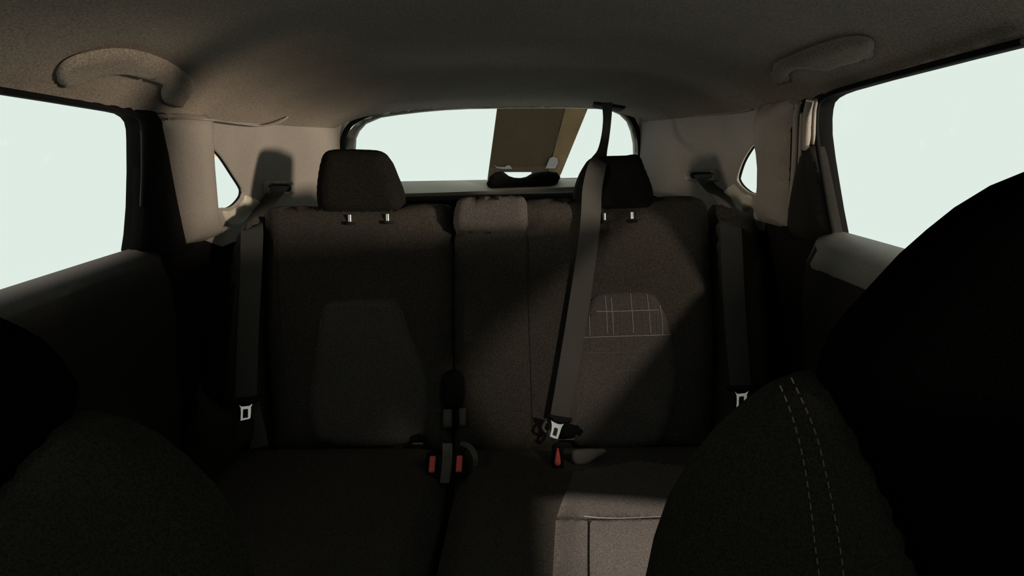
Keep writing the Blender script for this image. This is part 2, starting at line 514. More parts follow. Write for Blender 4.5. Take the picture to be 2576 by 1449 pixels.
# --- quarter panels with the small windows
QL_OUT = [(505, 285), (545, 287), (600, 293), (640, 298), (670, 297), (695, 288), (715, 280), (760, 280), (810, 282), (860, 290), (890, 300), (876, 340), (872, 375), (868, 420), (862, 470), (855, 540), (700, 545), (640, 590), (560, 620), (505, 600)]
QL_HOLE = [(528, 366), (548, 379), (565, 399), (590, 438), (610, 470), (613, 484), (608, 499), (592, 517), (575, 526), (560, 526), (535, 522), (525, 450)]
QR_OUT = [(1915, 256), (1890, 257), (1820, 265), (1750, 271), (1690, 266), (1640, 263), (1572, 270), (1592, 310), (1600, 350), (1602, 420), (1630, 560), (1790, 560), (1860, 570), (1920, 580)]
QR_HOLE = [(1912, 352), (1893, 362), (1876, 385), (1863, 410), (1854, 438), (1852, 452), (1861, 468), (1878, 483), (1892, 489), (1912, 490), (1918, 430)]
def build_quarter(name, label, surf, outl, hole, sg):
    q = thing(name, (sg*.55, 1.9, 1.05), label, 'side wall', 'structure')
    pillow('quarter_panel', surf, outl, TRIM, q, h=.0, r=0, depth=.006, pitch=.03, holes=[hole])
    hp = [surf.px(x, y) for x, y in cr(hole, 4)]
    tube('window_lip', [surf.pt(*p, -.002) for p in hp], .0035, TRIM, q, 8, True)
    tube('window_seal', [surf.pt(*p, -.009) for p in hp], .003, RUBBER, q, 8, True)
    c = np.mean(hp, axis=0)
    big = [tuple(c+(np.array(p)-c)*1.06) for p in hp]
    pillow('pane', surf, big, CLEAR, q, h=0, r=0, depth=.003, h0=-.012, pitch=.05, px=False)
    return q
ql = build_quarter('wall_left', 'lit greige quarter panel left of the rear window, shaded by the headrest', WL, QL_OUT, QL_HOLE, -1)
qr = build_quarter('wall_right', 'dim greige quarter panel right of the rear window, above the belt slot', WR, QR_OUT, QR_HOLE, 1)
# lower sills of the two small windows, sky light put into their colour
pillow('window_sill', WL, [(560, 532), (578, 529), (598, 518), (612, 502), (617, 490), (640, 500), (652, 512), (630, 540), (610, 560), (592, 566), (572, 562)], SILL, ql, h=.006, r=.008, depth=.002, h0=.0, pitch=.015, smooth=3)
pillow('window_sill', WR, [(1846, 462), (1856, 470), (1872, 485), (1890, 491), (1893, 505), (1888, 522), (1875, 531), (1862, 528), (1842, 512), (1826, 492), (1822, 482)], SILL, qr, h=.006, r=.008, depth=.002, h0=.0, pitch=.015, smooth=3)
# seam lips where headliner and panels meet
tube('seam_lip', cr([WL.pt(*WL.px(x, y, .03), .036) for x, y in [(417, 300), (470, 298), (545, 304), (600, 312), (660, 317), (695, 308), (718, 294)]], 4, False), .0022, TRIM, ql, 6)
tube('seam_lip', cr([WR.pt(*WR.px(x, y, .01), .012) for x, y in [(1890, 275), (1850, 283), (1800, 288), (1750, 291)]], 4, False), .0022, HEAD, qr, 6)
# belt outlets
def slot(surf, c, hw, hh, parent, sunk):
    x, y = c
    o = [(x-hw, y-hh), (x+hw, y-hh), (x+hw, y+hh), (x-hw, y+hh)]
    rr = lambda a, b: [(x-a+6, y-b), (x+a-6, y-b), (x+a, y-b+5), (x+a, y+b-5), (x+a-6, y+b), (x-a+6, y+b), (x-a, y+b-5), (x-a, y-b+5)]
    pillow('belt_bezel', surf, rr(hw+9, hh+8), SURR, parent, h=.009, r=.004, depth=.006, h0=.0, pitch=.012, holes=[rr(hw, hh)])  # paler plastic puts the light on the rim into its colour
    pillow('belt_slot', surf, rr(hw+1, hh+1), RUBBER, parent, h=.0012, r=0, depth=.004, h0=.0, pitch=.02)
slot(WL, (702, 473), 29, 9, ql, 0)
slot(WR, (1768, 441), 30, 8, qr, 0)

# --- tailgate: rear window
rw = thing('window_1', (0, 2.3, 1.1), 'wide rear window with grey surround behind the rear headrests', 'rear window', 'structure')
R_OUT = [(872, 400), (873, 350), (880, 328), (897, 308), (937, 288), (1000, 276), (1100, 266), (1235, 260), (1400, 260), (1530, 262), (1570, 275), (1590, 298), (1602, 335), (1605, 385), (1604, 470), (1560, 476), (1440, 474), (1240, 481), (1020, 489), (872, 495)]
R_HOLE = [(890, 385), (892, 348), (900, 330), (917, 311), (955, 295), (1000, 288), (1060, 281), (1120, 276), (1180, 273), (1300, 271), (1420, 271), (1530, 273), (1562, 287), (1580, 305), (1590, 330), (1596, 360), (1597, 390), (1592, 430), (1570, 446), (1440, 448), (1230, 453), (1010, 457), (930, 455), (893, 430)]
pillow('window_surround', TG, R_OUT, SURR, rw, h=.006, r=.004, depth=.03, pitch=.03, holes=[R_HOLE])
pillow('pane', TG, [(868, 250), (1610, 245), (1610, 480), (868, 490)], CLEAR, rw, h=0, r=0, depth=.003, h0=-.04, pitch=.08)
sealpx = [(862, 520), (861, 440), (862, 385), (865, 345), (878, 318), (900, 300), (940, 283), (1000, 273), (1100, 264)]
tube('tailgate_seal', cr([TG.pt(*TG.px(x, y, .02), .02) for x, y in sealpx], 4, False), .0075, RUBBER, rw, 8)
sealpx = [(1540, 265), (1566, 276), (1588, 296), (1602, 325), (1609, 355), (1611, 385), (1612, 440), (1612, 520)]
tube('tailgate_seal', cr([TG.pt(*TG.px(x, y, .02), .02) for x, y in sealpx], 4, False), .0075, RUBBER, rw, 8)
# lower tailgate inside
pillow('lower_trim', TG, [(868, 484), (1020, 484), (1240, 476), (1440, 469), (1606, 466), (1640, 900), (830, 900)], BLACK, rw, h=.012, r=.012, depth=.05, h0=.062, pitch=.05, hpx=.062)
lg = []
for x, y0, y1 in [(880, 458, 492), (950, 458, 490), (1020, 457, 487), (1120, 455, 484), (1230, 453, 480), (1340, 451, 475), (1440, 449, 470), (1520, 448, 468), (1600, 446, 466)]:
    a = np.array(TG.pt(*TG.px(x, y0, .0), .0)); b = np.array(atY(x, y1, a[1]-.075)); mid = (a+b)/2+np.array([0, 0, .004])
    lg.append([a, mid, b, b-np.array([0, -.004, .012]), a-np.array([0, 0, .06])])
loft('window_ledge', lg, SURR, rw, True, 40)
pillow('motor_cover', TG, [(1224, 462), (1232, 444), (1245, 434), (1262, 430), (1272, 437), (1281, 444), (1294, 448), (1310, 449), (1325, 446), (1337, 439), (1350, 434), (1380, 431), (1402, 434), (1410, 446), (1402, 462), (1385, 480), (1235, 484)], RUBBER, rw, h=.014, r=.012, depth=.05, h0=.06, pitch=.012, hpx=.06)
hull_box('clip', TG.pt(*TG.px(1206, 262, .02), .028), (.005, 0, 0), (0, .006, 0), (0, 0, .008), TRIM, rw, .002)

# --- parcel shelf behind the rear seats
ps = pillow('parcel_shelf', Plane((0, 2.05, 1.075), (0, 0, 1), (0, 1, 0)), [(-.44, -.13), (-.44, .08), (-.36, .14), (.36, .14), (.44, .08), (.44, -.13)], CARPET, None, h=.012, r=.015, depth=.02, px=False)
tag(ps, 'black parcel shelf behind the rear seatbacks, below the rear window', 'shelf')

# --- luggage-area sides, windscreen and dashboard close the cabin behind the camera
for sg, nm, lb in ((-1, 'wall_rear_left', 'dark luggage bay lining behind the left rear seat'), (1, 'wall_rear_right', 'dark luggage bay lining behind the right rear seat')):
    o = pillow(nm, WL if sg < 0 else WR, [(1.36, .27), (2.30, .27), (2.30, 1.06), (1.95, 1.06), (1.62, 1.04), (1.36, 1.03)], CARPET, None, h=.0, r=0, depth=.03, h0=-.004, px=False, pitch=.06)
    tag(o, lb, 'side lining', 'structure')
ws = Plane((0, -.48, 1.15), (0, .62, .78), (0, .78, -.62))
wsc = mesh('window_2', [(x, y, z+t) for t in (0, .005) for x, y, z in ((-.60, -.16, 1.33), (.60, -.16, 1.33), (.68, -.85, 1.0), (-.68, -.85, 1.0))],
     [[0, 1, 2, 3], [7, 6, 5, 4], [0, 4, 5, 1], [1, 5, 6, 2], [2, 6, 7, 3], [3, 7, 4, 0]], CLEAR, None, False)
tag(wsc, 'sloping windscreen glass above the dashboard', 'windscreen', 'structure')
db = loft('dashboard', [[(x, y, z) for y, z in ((-.95, .30), (-.95, .98), (-.85, 1.0), (-.55, .99), (-.42, .95), (-.38, .86), (-.46, .74), (-.44, .62), (-.55, .5), (-.6, .3))] for x in np.linspace(-.69, .69, 9)], BLACK, None, True, 40)
tag(db, 'black dashboard across the front of the cabin', 'dashboard', 'structure')

# ================================================================== REAR SEATS
PB = Plane((0, 1.62, .90), (0, -math.cos(.44), math.sin(.44)))     # front plane of the rear seatbacks
CUS = Plane((0, 1.30, .60), (0, -.06, 1), (0, 1, 0))                # top plane of the rear cushions
NB = np.array(PB.n)
def pbp(x, y, h=0):            # pixel -> point on the seatback plane, raised by h
    return np.array(PB.pt(*PB.px(x, y, h), h))
def cup(x, y, h=0):
    return np.array(CUS.pt(*CUS.px(x, y, h), h))

def threads(name, lines, rad, mt, parent, h):
    """thin woven or stitched lines lying on the seatback, joined in one part"""
    V = []; F = []
    for L in lines:
        P = [pbp(x, y, h) for x, y in L]
        for a, b in zip(P, P[1:]):
            t = b-a; t = t/np.linalg.norm(t); s = np.cross(t, NB); s /= np.linalg.norm(s)
            k = len(V)
            for p in (a, b):
                V += [p-s*rad, p+s*rad, p+s*rad*.5+NB*rad, p-s*rad*.5+NB*rad]
            F += [[k, k+1, k+5, k+4], [k+1, k+2, k+6, k+5], [k+2, k+3, k+7, k+6], [k+3, k, k+4, k+7], [k+3, k+2, k+1, k], [k+4, k+5, k+6, k+7]]
    return mesh(name, V, F, mt, parent, False)

sl = thing('rear_seat', (-.32, 1.35, .30), 'dark cloth rear seat on the left with a tall headrest clear of any belt', 'car seat')
sr = thing('rear_seat', (.2, 1.35, .30), 'wider dark cloth rear seat on the right with centre belt across it', 'car seat')

bl = pillow('backrest', PB, [(1140, 1140), (1140, 900), (1140, 700), (1140, 560), (1139, 529), (1130, 517), (1100, 513), (1040, 514), (1016, 519), (960, 521), (840, 520), (740, 519), (700, 520), (678, 527), (668, 543), (667, 600), (670, 700), (674, 850), (682, 1000), (694, 1140)],
            CLOTH, sl, h=.035, r=.045, depth=.09, pitch=.035)
br = pillow('backrest', PB, [(1142, 1140), (1142, 900), (1142, 700), (1141, 590), (1142, 529), (1150, 516), (1175, 511), (1235, 508), (1310, 506), (1330, 504), (1345, 502), (1400, 500), (1445, 501), (1520, 501), (1640, 497), (1720, 493), (1755, 498), (1775, 514), (1782, 549), (1786, 640), (1790, 750), (1795, 900), (1790, 1040), (1782, 1140)],
            CLOTH, sr, h=.035, r=.045, depth=.09, pitch=.035)
# grey patterned inserts
IL = [(833, 757), (880, 752), (940, 750), (985, 752), (1005, 765), (1018, 790), (1030, 830), (1050, 880), (1070, 940), (1076, 1000), (1070, 1060), (1050, 1110), (920, 1122), (800, 1110), (778, 1050), (775, 990), (786, 920), (798, 850), (805, 795), (815, 768)]
IR = [(1510, 738), (1560, 733), (1620, 733), (1650, 745), (1668, 775), (1685, 820), (1698, 880), (1705, 950), (1698, 1020), (1680, 1080), (1650, 1118), (1560, 1128), (1450, 1120), (1415, 1060), (1405, 990), (1415, 920), (1440, 850), (1465, 790), (1488, 750)]
il = pillow('insert_panel', PB, IL, CLOTH2, bl, h=.010, r=.02, depth=.01, h0=.034, pitch=.014, smooth=2, hpx=.04)
ir = pillow('insert_panel', PB, IR, CLOTH2, br, h=.010, r=.02, depth=.01, h0=.034, pitch=.014, smooth=2, hpx=.04)
il['label'] = ir['label'] = 'grey cloth insert with a woven check'
HT = .0445
threads('woven_lines', [[(1522, 745), (1526, 790), (1528, 838)], [(1537, 748), (1541, 790), (1543, 840)], [(1586, 738), (1590, 782), (1594, 838)], [(1627, 740), (1633, 784), (1637, 838)], [(1660, 768), (1665, 800), (1667, 842)], [(1482, 795), (1484, 845)],
         [(1500, 784), (1590, 782), (1658, 780)], [(1470, 849), (1560, 846), (1686, 842)]], .0007, THREAD, ir, HT)
threads('faint_lines', [[(1561, 750), (1563, 838)], [(1498, 790), (1500, 845)], [(1617, 785), (1619, 838)], [(1652, 785), (1653, 838)], [(1484, 850), (1486, 884)], [(1594, 845), (1598, 884)], [(1552, 767), (1585, 767)],
         [(1468, 890), (1560, 887), (1625, 885)], [(1550, 933), (1608, 931)], [(1545, 980), (1640, 978)], [(1565, 848), (1565, 884)], [(1636, 845), (1638, 900)]], .0006, THREADD, ir, HT)
threads('faint_lines', [[(838, 772), (838, 806)], [(869, 772), (867, 830)], [(914, 758), (912, 820)], [(980, 758), (978, 812)], [(828, 770), (905, 769), (985, 768)], [(1010, 780), (1020, 815)], [(806, 800), (805, 830)]], .0007, THREADD, il, HT)
# piping seams on the backrests
for parent, L in ((bl, [(690, 600), (700, 780), (712, 950), (730, 1100)]), (br, [(1325, 585), (1330, 760), (1335, 900), (1340, 1080)]), (br, [(1150, 580), (1230, 583), (1322, 580)])):
    tube('seam', cr([pbp(x, y, .0362) for x, y in L], 4, False), .0012, CLOTH, parent, 5)
# side bolsters between seat and door
pillow('side_bolster', PB, [(664, 545), (664, 700), (668, 900), (680, 1130), (560, 1180), (545, 1060), (560, 900), (575, 740), (590, 620), (612, 575), (640, 552)], CLOTH, sl, h=.05, r=.05, depth=.08, h0=-.01, pitch=.03)
pillow('side_bolster', PB, [(1792, 515), (1830, 522), (1875, 540), (1905, 570), (1925, 660), (1940, 800), (1955, 1000), (1950, 1150), (1800, 1150), (1800, 1000), (1802, 850), (1796, 650)], CLOTH, sr, h=.05, r=.05, depth=.08, h0=-.01, pitch=.03)

pillow('side_wing', Plane(tuple(atY(540, 1080, 1.36)), (.35, -1, .1)), [(500, 965), (508, 985), (522, 1008), (555, 1034), (598, 1052), (592, 1120), (574, 1190), (530, 1280), (470, 1300), (455, 1150), (470, 1020)], DOORP, sl, h=.02, r=.02, depth=.03, pitch=.025)
# cushions
pillow('cushion', CUS, [(560, 1128), (700, 1124), (900, 1122), (1080, 1122), (1118, 1130), (1122, 1180), (1108, 1280), (1083, 1370), (1060, 1449), (1030, 1620), (920, 1760), (600, 1790), (300, 1740), (330, 1500), (440, 1290), (520, 1170)], CLOTH, sl, h=.045, r=.06, depth=.16, h0=-.03, pitch=.04, hpx=.0)
cr_ = pillow('cushion', CUS, [(1150, 1125), (1300, 1122), (1600, 1118), (1820, 1116), (1900, 1130), (1960, 1180), (2080, 1330), (2200, 1500), (2280, 1740), (2000, 1800), (1500, 1790), (1150, 1760), (1070, 1640), (1088, 1440), (1118, 1310), (1142, 1210), (1146, 1150)], CLOTH, sr, h=.045, r=.06, depth=.16, h0=-.03, pitch=.04, hpx=.0)
cpn = pillow('cushion_panel', CUS, [(1398, 1303), (1480, 1306), (1660, 1302), (1800, 1300), (1900, 1440), (1980, 1690), (1700, 1710), (1480, 1705), (1380, 1690), (1388, 1480)], CLOTH2, cr_, h=.004, r=.005, depth=.012, h0=.0155, pitch=.014, hpx=.02)
pillow('cushion_panel', CUS, [(1400, 1296), (1440, 1180), (1600, 1155), (1760, 1170), (1800, 1295), (1660, 1298), (1478, 1302)], CLOTH2, cr_, h=.004, r=.004, depth=.012, h0=.0155, pitch=.014, hpx=.02)
tube('seam', cr([cup(x, y, .0196) for x, y in [(1480, 1307), (1479, 1400), (1480, 1520), (1482, 1690)]], 4, False), .0013, CLOTH3, cr_, 5)
tube('seam', cr([cup(x, y, .0225) for x, y in [(1470, 1299), (1510, 1303), (1570, 1304), (1660, 1300), (1800, 1296)]], 4, False), .0011, THREAD, cr_, 5)

# headrests
PH = Plane((0, 1.705, 1.14), (0, -math.cos(.20), math.sin(.20)))
HL = [(806, 532), (799, 512), (797, 480), (800, 445), (807, 408), (817, 386), (835, 377), (870, 375), (910, 376), (948, 378), (968, 385), (980, 398), (993, 430), (1006, 462), (1013, 490), (1013, 518), (1008, 530), (995, 538), (900, 541), (818, 539)]
HR = [(1453, 530), (1447, 495), (1449, 470), (1458, 440), (1470, 415), (1482, 401), (1500, 394), (1540, 392), (1575, 391), (1598, 388), (1612, 398), (1622, 425), (1636, 458), (1643, 485), (1644, 515), (1637, 532), (1620, 539), (1540, 542), (1470, 539)]
def headrest(parent, L, posts):
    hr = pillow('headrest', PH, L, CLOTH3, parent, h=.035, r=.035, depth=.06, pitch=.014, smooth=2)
    for x, y in posts:
        p = np.array(pbp(x, y, .037))
        up = np.array(PH.uy)
        tube('post', [p-up*.014, p, p+up*.008], .0045, CHROME, hr, 10)
        tube('post_collar', [p-up*.014, p-up*.008], .012, BLACK, hr, 12)
    return hr
hl = headrest(sl, HL, [(880, 550), (975, 548)])
hrr = headrest(sr, HR, [(1520, 546), (1590, 543)])
# low centre headrest
pillow('headrest', Plane(tuple(pbp(1235, 540, .05)), PB.n), [(1140, 560), (1143, 530), (1150, 508), (1162, 498), (1240, 494), (1300, 493), (1318, 497), (1326, 512), (1328, 560), (1322, 578), (1235, 583), (1150, 580)], CLOTH2, sr, h=.022, r=.018, depth=.055, pitch=.02)
# raised black pad and the pairs of grey loops at the split between the seats
hc = pillow('black_pad', PB, [(1112, 955), (1122, 936), (1140, 928), (1158, 936), (1168, 955), (1170, 1000), (1160, 1022), (1140, 1028), (1118, 1022), (1110, 1000)], RUBBER, sr, h=.012, r=.012, depth=.02, h0=.03, pitch=.015)
for L, par in (([(1115, 1030), (1136, 1029), (1137, 1074), (1114, 1076)], sl), ([(1155, 1028), (1172, 1026), (1173, 1070), (1156, 1073)], sr)):
    pillow('latch_tab', PB, L, WEBL, par, h=.004, r=.004, depth=.01, h0=.036, pitch=.02)
# child-seat anchor tags
for L, par in (([(1036, 1114), (1064, 1113), (1064, 1119), (1036, 1119)], sl), ([(1421, 1104), (1446, 1103), (1446, 1107), (1421, 1108)], sr)):
    pillow('anchor_tag', PB, L, THREADD, par, h=.003, r=.001, depth=.004, h0=.046, pitch=.02)
pillow('anchor_pocket', PB, [(1410, 1066), (1440, 1062), (1468, 1075), (1470, 1096), (1450, 1101), (1412, 1102)], RUBBER, sr, h=.004, r=.004, depth=.01, h0=.041, pitch=.02)
pillow('anchor_pocket', PB, [(1030, 1098), (1050, 1090), (1072, 1096), (1074, 1112), (1032, 1113)], RUBBER, sl, h=.004, r=.004, depth=.01, h0=.041, pitch=.02)

# ================================================================== SEAT BELTS
def offs(x, y, h): return tuple(pbp(x, y, h))
def glint(p, t):                # a normal that mirrors point t of the windscreen towards the front
    p = Vector(p); a = (Vector((.015, 0, 1.2))-p).normalized(); b = (Vector(t)-p).normalized()
    return tuple(a+b)
def tongue(parent, plane, outline, hole, name='tongue'):
    return pillow(name, plane, outline, CHROME, parent, h=.0012, r=0, depth=.0012, pitch=.01, holes=[hole])
T_OUT = [(601, 1018), (604.5, 1021), (608, 1023), (618, 1022), (627, 1021), (631, 1018), (635.8, 1015), (634, 1019), (631.5, 1024), (631, 1040), (630, 1051), (626, 1054), (616, 1056), (605, 1058.5), (606, 1040), (605.5, 1026)]
T_HOLE = [(611.8, 1030), (617, 1029), (623.8, 1028.6), (624, 1040), (623.8, 1050.5), (617, 1051), (610.8, 1052.3), (611, 1040)]
# left
b1 = thing('seat_belt', (-.52, 1.60, .62), 'charcoal seat belt hanging beside the left rear seat with steel tongue', 'seat belt', None, 'rear seat belts')
w0, w1 = WL.pt(*WL.px(678, 472, .004), .004), WL.pt(*WL.px(728, 470, .004), .004)
w0b, w1b = WL.pt(*WL.px(676, 466, -.01), -.01), WL.pt(*WL.px(730, 466, -.01), -.01)
ribbon('webbing', [(w0b, w1b), (w0, w1), (atY(645, 520, 1.86), atY(700, 503, 1.86)), (atY(612, 566, 1.74), atY(664, 546, 1.74)), (offs(606, 600, .058), offs(662, 590, .058)), (offs(604, 700, .052), offs(658, 700, .052)), (offs(597, 850, .05), offs(650, 850, .05)), (offs(592, 1003, .055), offs(646, 998, .055))], WEB, b1)
PT = Plane(tuple(pbp(618, 1030, .07)), glint(pbp(618, 1030, .07), (.22, -.42, 1.22)))
pillow('grip', PT, [(573, 1002), (600, 1000), (640, 997), (662, 990), (660, 1000), (648, 1010), (634, 1019), (604, 1021), (585, 1017), (575, 1010)], BLACK, b1, h=.005, r=.004, depth=.008, pitch=.01)
tongue(b1, PT, T_OUT, T_HOLE)
ribbon('lap_webbing', [(offs(608, 1010, .05), offs(650, 1006, .05)), (offs(640, 1062, .05), offs(662, 1054, .05)), (offs(628, 1130, .045), offs(676, 1120, .045))], WEB, b1)
# right
b3 = thing('seat_belt', (.55, 1.60, .62), 'charcoal seat belt hanging beside the right rear seat from the framed slot', 'seat belt', None, 'rear seat belts')
ribbon('webbing', [(WR.pt(*WR.px(1742, 437, -.01), -.01), WR.pt(*WR.px(1795, 436, -.01), -.01)), (WR.pt(*WR.px(1746, 444, .004), .004), WR.pt(*WR.px(1794, 442, .004), .004)), (atY(1772, 476, 1.88), atY(1817, 468, 1.88)), (atY(1804, 512, 1.77), atY(1858, 536, 1.72)),
        (offs(1813, 590, .058), offs(1866, 596, .058)), (offs(1816, 700, .055), offs(1871, 700, .055)), (offs(1826, 850, .052), offs(1880, 850, .052)), (offs(1838, 978, .055), offs(1890, 978, .055))], WEB, b3)
PT3 = Plane(tuple(pbp(1866, 1000, .07)), glint(pbp(1866, 1000, .07), (-.22, -.42, 1.22)))
dx, dy = 1866-618.4, 983-1015
tongue(b3, PT3, [(x+dx, y+dy+ (0 if i else -2)) for i, (x, y) in enumerate(T_OUT)], [(x+dx, y+dy) for x, y in T_HOLE])
pillow('grip', PT3, [(1822, 972), (1850, 970), (1890, 968), (1908, 964), (1906, 972), (1884, 986), (1850, 987), (1832, 984)], BLACK, b3, h=.005, r=.004, depth=.008, pitch=.01)
hull_box('belt_guide', atY(1834, 532, 1.765), tuple(np.array(atY(1862, 546, 1.765))-np.array(atY(1834, 532, 1.765))), (0, .012, 0), (0, 0, .004), LEDGE, b3, .002)
# centre belt from the ceiling
b2 = thing('seat_belt', (.12, 1.62, .62), 'centre seat belt dropping from the ceiling past the right headrest', 'seat belt', None, 'rear seat belts')
cs = RF.pt(*RF.px(1530, 266, .0), 0)
def hp(x, y, h=.04):
    return tuple(PH.pt(*PH.px(x, y, h), h))
ribbon('webbing', [(atY(1514, 258, 1.90), atY(1541, 258, 1.90)), (atY(1517, 300, 1.88), atY(1538, 300, 1.88)), (atY(1512, 345, 1.86), atY(1533, 345, 1.86)), (atY(1502, 380, 1.75), atY(1527, 384, 1.75)), (hp(1482, 408), hp(1524, 420)), (hp(1466, 470), hp(1514, 478)), (hp(1462, 532, .042), hp(1512, 535, .042)), (offs(1458, 580, .05), offs(1508, 582, .05)),
        (offs(1450, 640, .050), offs(1501, 640, .050)), (offs(1430, 770, .052), offs(1482, 776, .052)), (offs(1409, 900, .053), offs(1459, 908, .053)), (offs(1384, 1046, .055), offs(1432, 1056, .055))], WEB, b2)
rp = RF.px(1530, 266, 0)
pillow('ceiling_outlet', RF, [(rp[0]-.045, rp[1]-.03), (rp[0]+.045, rp[1]-.03), (rp[0]+.04, rp[1]+.035), (rp[0]-.04, rp[1]+.035)], BLACK, b2, h=.006, r=.006, depth=.004, pitch=.02, px=False)
PT2 = Plane(tuple(pbp(1398, 1078, .075)), glint(pbp(1398, 1078, .075), (.05, -.45, 1.2)))
tongue(b2, PT2, [(1387, 1054.8), (1391, 1060), (1395, 1063), (1402, 1066), (1409.4, 1067.8), (1414, 1067), (1418.8, 1066), (1415, 1071), (1412, 1077), (1408, 1090), (1403, 1104.5), (1393, 1102), (1383.4, 1097.6), (1387, 1084), (1388.3, 1069.7), (1387, 1062)], [(1394.5, 1075.3), (1399, 1076), (1403.9, 1079), (1402, 1088), (1399.5, 1097.6), (1394, 1096), (1389.6, 1094), (1392, 1085)])
pillow('grip', PT2, [(1372, 1040), (1400, 1046), (1440, 1052), (1438, 1062), (1420, 1067), (1400, 1066), (1386, 1058)], BLACK, b2, h=.005, r=.004, depth=.008, pitch=.01)
PT2b = Plane(tuple(pbp(1372, 1070, .065)), (.55, -1, .10))
tongue(b2, PT2b, [(1377, 1052), (1369, 1062), (1363, 1073), (1364, 1080), (1370, 1087), (1382, 1094), (1386, 1084), (1387, 1070), (1386, 1058), (1382, 1056)], [(1374, 1064), (1369, 1074), (1370, 1080), (1380, 1086), (1382, 1072), (1380, 1064)], 'small_tongue')

# buckles
def buckle(x, y, label, rot=0.0, wpx=15, hpx=42, tear=False, strap=None):
    c = np.array(atY(x, y, 1.33))
    t = thing('belt_buckle', tuple(c-np.array([0, 0, .05])), label, 'buckle', None, 'red-button belt buckles')
    pl_ = Plane(tuple(c), (.0, -.75, .66))
    hw, hh = wpx/2, hpx/2
    sc = 1.0
    body = [(x-hw-8, y+hh+8), (x-hw-7, y-hh-6), (x-hw, y-hh-11), (x+hw, y-hh-11), (x+hw+7, y-hh-6), (x+hw+8, y+hh+8), (x+hw, y+hh+14), (x-hw, y+hh+14)]
    pillow('body', pl_, body, RUBBER, t, h=.006, r=.006, depth=.018, pitch=.01)
    if tear: L = [(x-2, y-hh), (x+2, y-hh), (x+4, y-hh*.4), (x+7, y+hh*.3), (x+7.5, y+hh*.75), (x+4, y+hh), (x-4, y+hh), (x-7.5, y+hh*.75), (x-7, y+hh*.3), (x-4, y-hh*.4)]
    else: L = [(x-hw+2+rot, y-hh), (x+hw-1+rot, y-hh), (x+hw+rot, y-hh+3), (x+hw-rot, y+hh-3), (x+hw-2-rot, y+hh), (x-hw+1-rot, y+hh), (x-hw-rot, y+hh-3), (x-hw+rot, y-hh+3)]
    pillow('button', pl_, L, RED, t, h=.003, r=.003, depth=.003, h0=.0065, pitch=.006)
    return t
k1 = buckle(1087, 1168, 'leftmost buckle with a red button, left of the seat split', 1.5)
k2 = buckle(1155, 1167, 'buckle with a red button just right of the seat split, beside a curved strap', 1.0)
k3 = buckle(1403, 1149, 'rightmost buckle with a teardrop red button, below the centre belt tongue', 0, 14, 44, True)
ribbon('strap', [(atY(1113, 1116, 1.37), atY(1138, 1116, 1.37)), (atY(1113, 1140, 1.35), atY(1138, 1140, 1.35)), (atY(1112, 1170, 1.325), atY(1136, 1170, 1.325)), (atY(1106, 1215, 1.31), atY(1130, 1215, 1.31))], WEBL, k1)
ribbon('strap', [(atY(1157, 1120, 1.37), atY(1160, 1110, 1.37)), (atY(1172, 1126, 1.35), atY(1180, 1115, 1.35)), (atY(1184, 1138, 1.34), atY(1196, 1130, 1.34)), (atY(1190, 1155, 1.325), atY(1202, 1150, 1.325)), (atY(1190, 1172, 1.325), atY(1202, 1172, 1.325))], WEBL, k2)
pillow('strap', Plane(tuple(atY(1460, 1150, 1.33)), (0, -.8, .6)), [(1438, 1133), (1470, 1129), (1520, 1129), (1527, 1136), (1505, 1148), (1480, 1165), (1452, 1170), (1440, 1158)], WEBL, k3, h=.004, r=.004, depth=.006, pitch=.015)

# ================================================================== GRAB HANDLES
def handle(label, outline, mt, hh=.010):
    xs = [p[0] for p in outline]; ys = [p[1] for p in outline]
    t = thing('grab_handle', tuple(RF.pt(*RF.px(sum(xs)/len(xs), sum(ys)/len(ys)), .0)), label, 'handle', None, 'ceiling grab handles')
    pillow('grip', RF, outline, mt, t, h=hh, r=.014, depth=.002, h0=hh*.6, pitch=.012, smooth=3)
    return t
lh = handle('lit grab handle on the ceiling above the left window', [(142, 188), (160, 158), (210, 136), (285, 125), (350, 131), (420, 155), (468, 188), (489, 212), (484, 232), (470, 248), (458, 265), (430, 262), (409, 250), (405, 232), (411, 214), (396, 203), (350, 190), (300, 179), (240, 186), (190, 208), (160, 212)], HEAD)
rh = handle('dark grab handle on the ceiling above the right window', [(1944, 182), (1950, 162), (2000, 138), (2045, 120), (2110, 100), (2165, 93), (2197, 105), (2194, 130), (2165, 152), (2120, 164), (2085, 175), (2040, 170), (2000, 174), (1982, 188), (1978, 203), (1958, 212), (1945, 202)], HEAD, .007)
for t, pts in ((lh, [(180, 188), (440, 235)]), (rh, [(1962, 190), (2165, 125)])):
    for x, y in pts:
        u, v = RF.px(x, y, 0)
        L = [(u+.014*math.cos(a), v+.026*math.sin(a)) for a in np.linspace(0, 2*math.pi, 14, endpoint=False)]
        pillow('foot', RF, L, HEAD, t, h=.002, r=.001, depth=.006, h0=.004, px=False, pitch=.012)

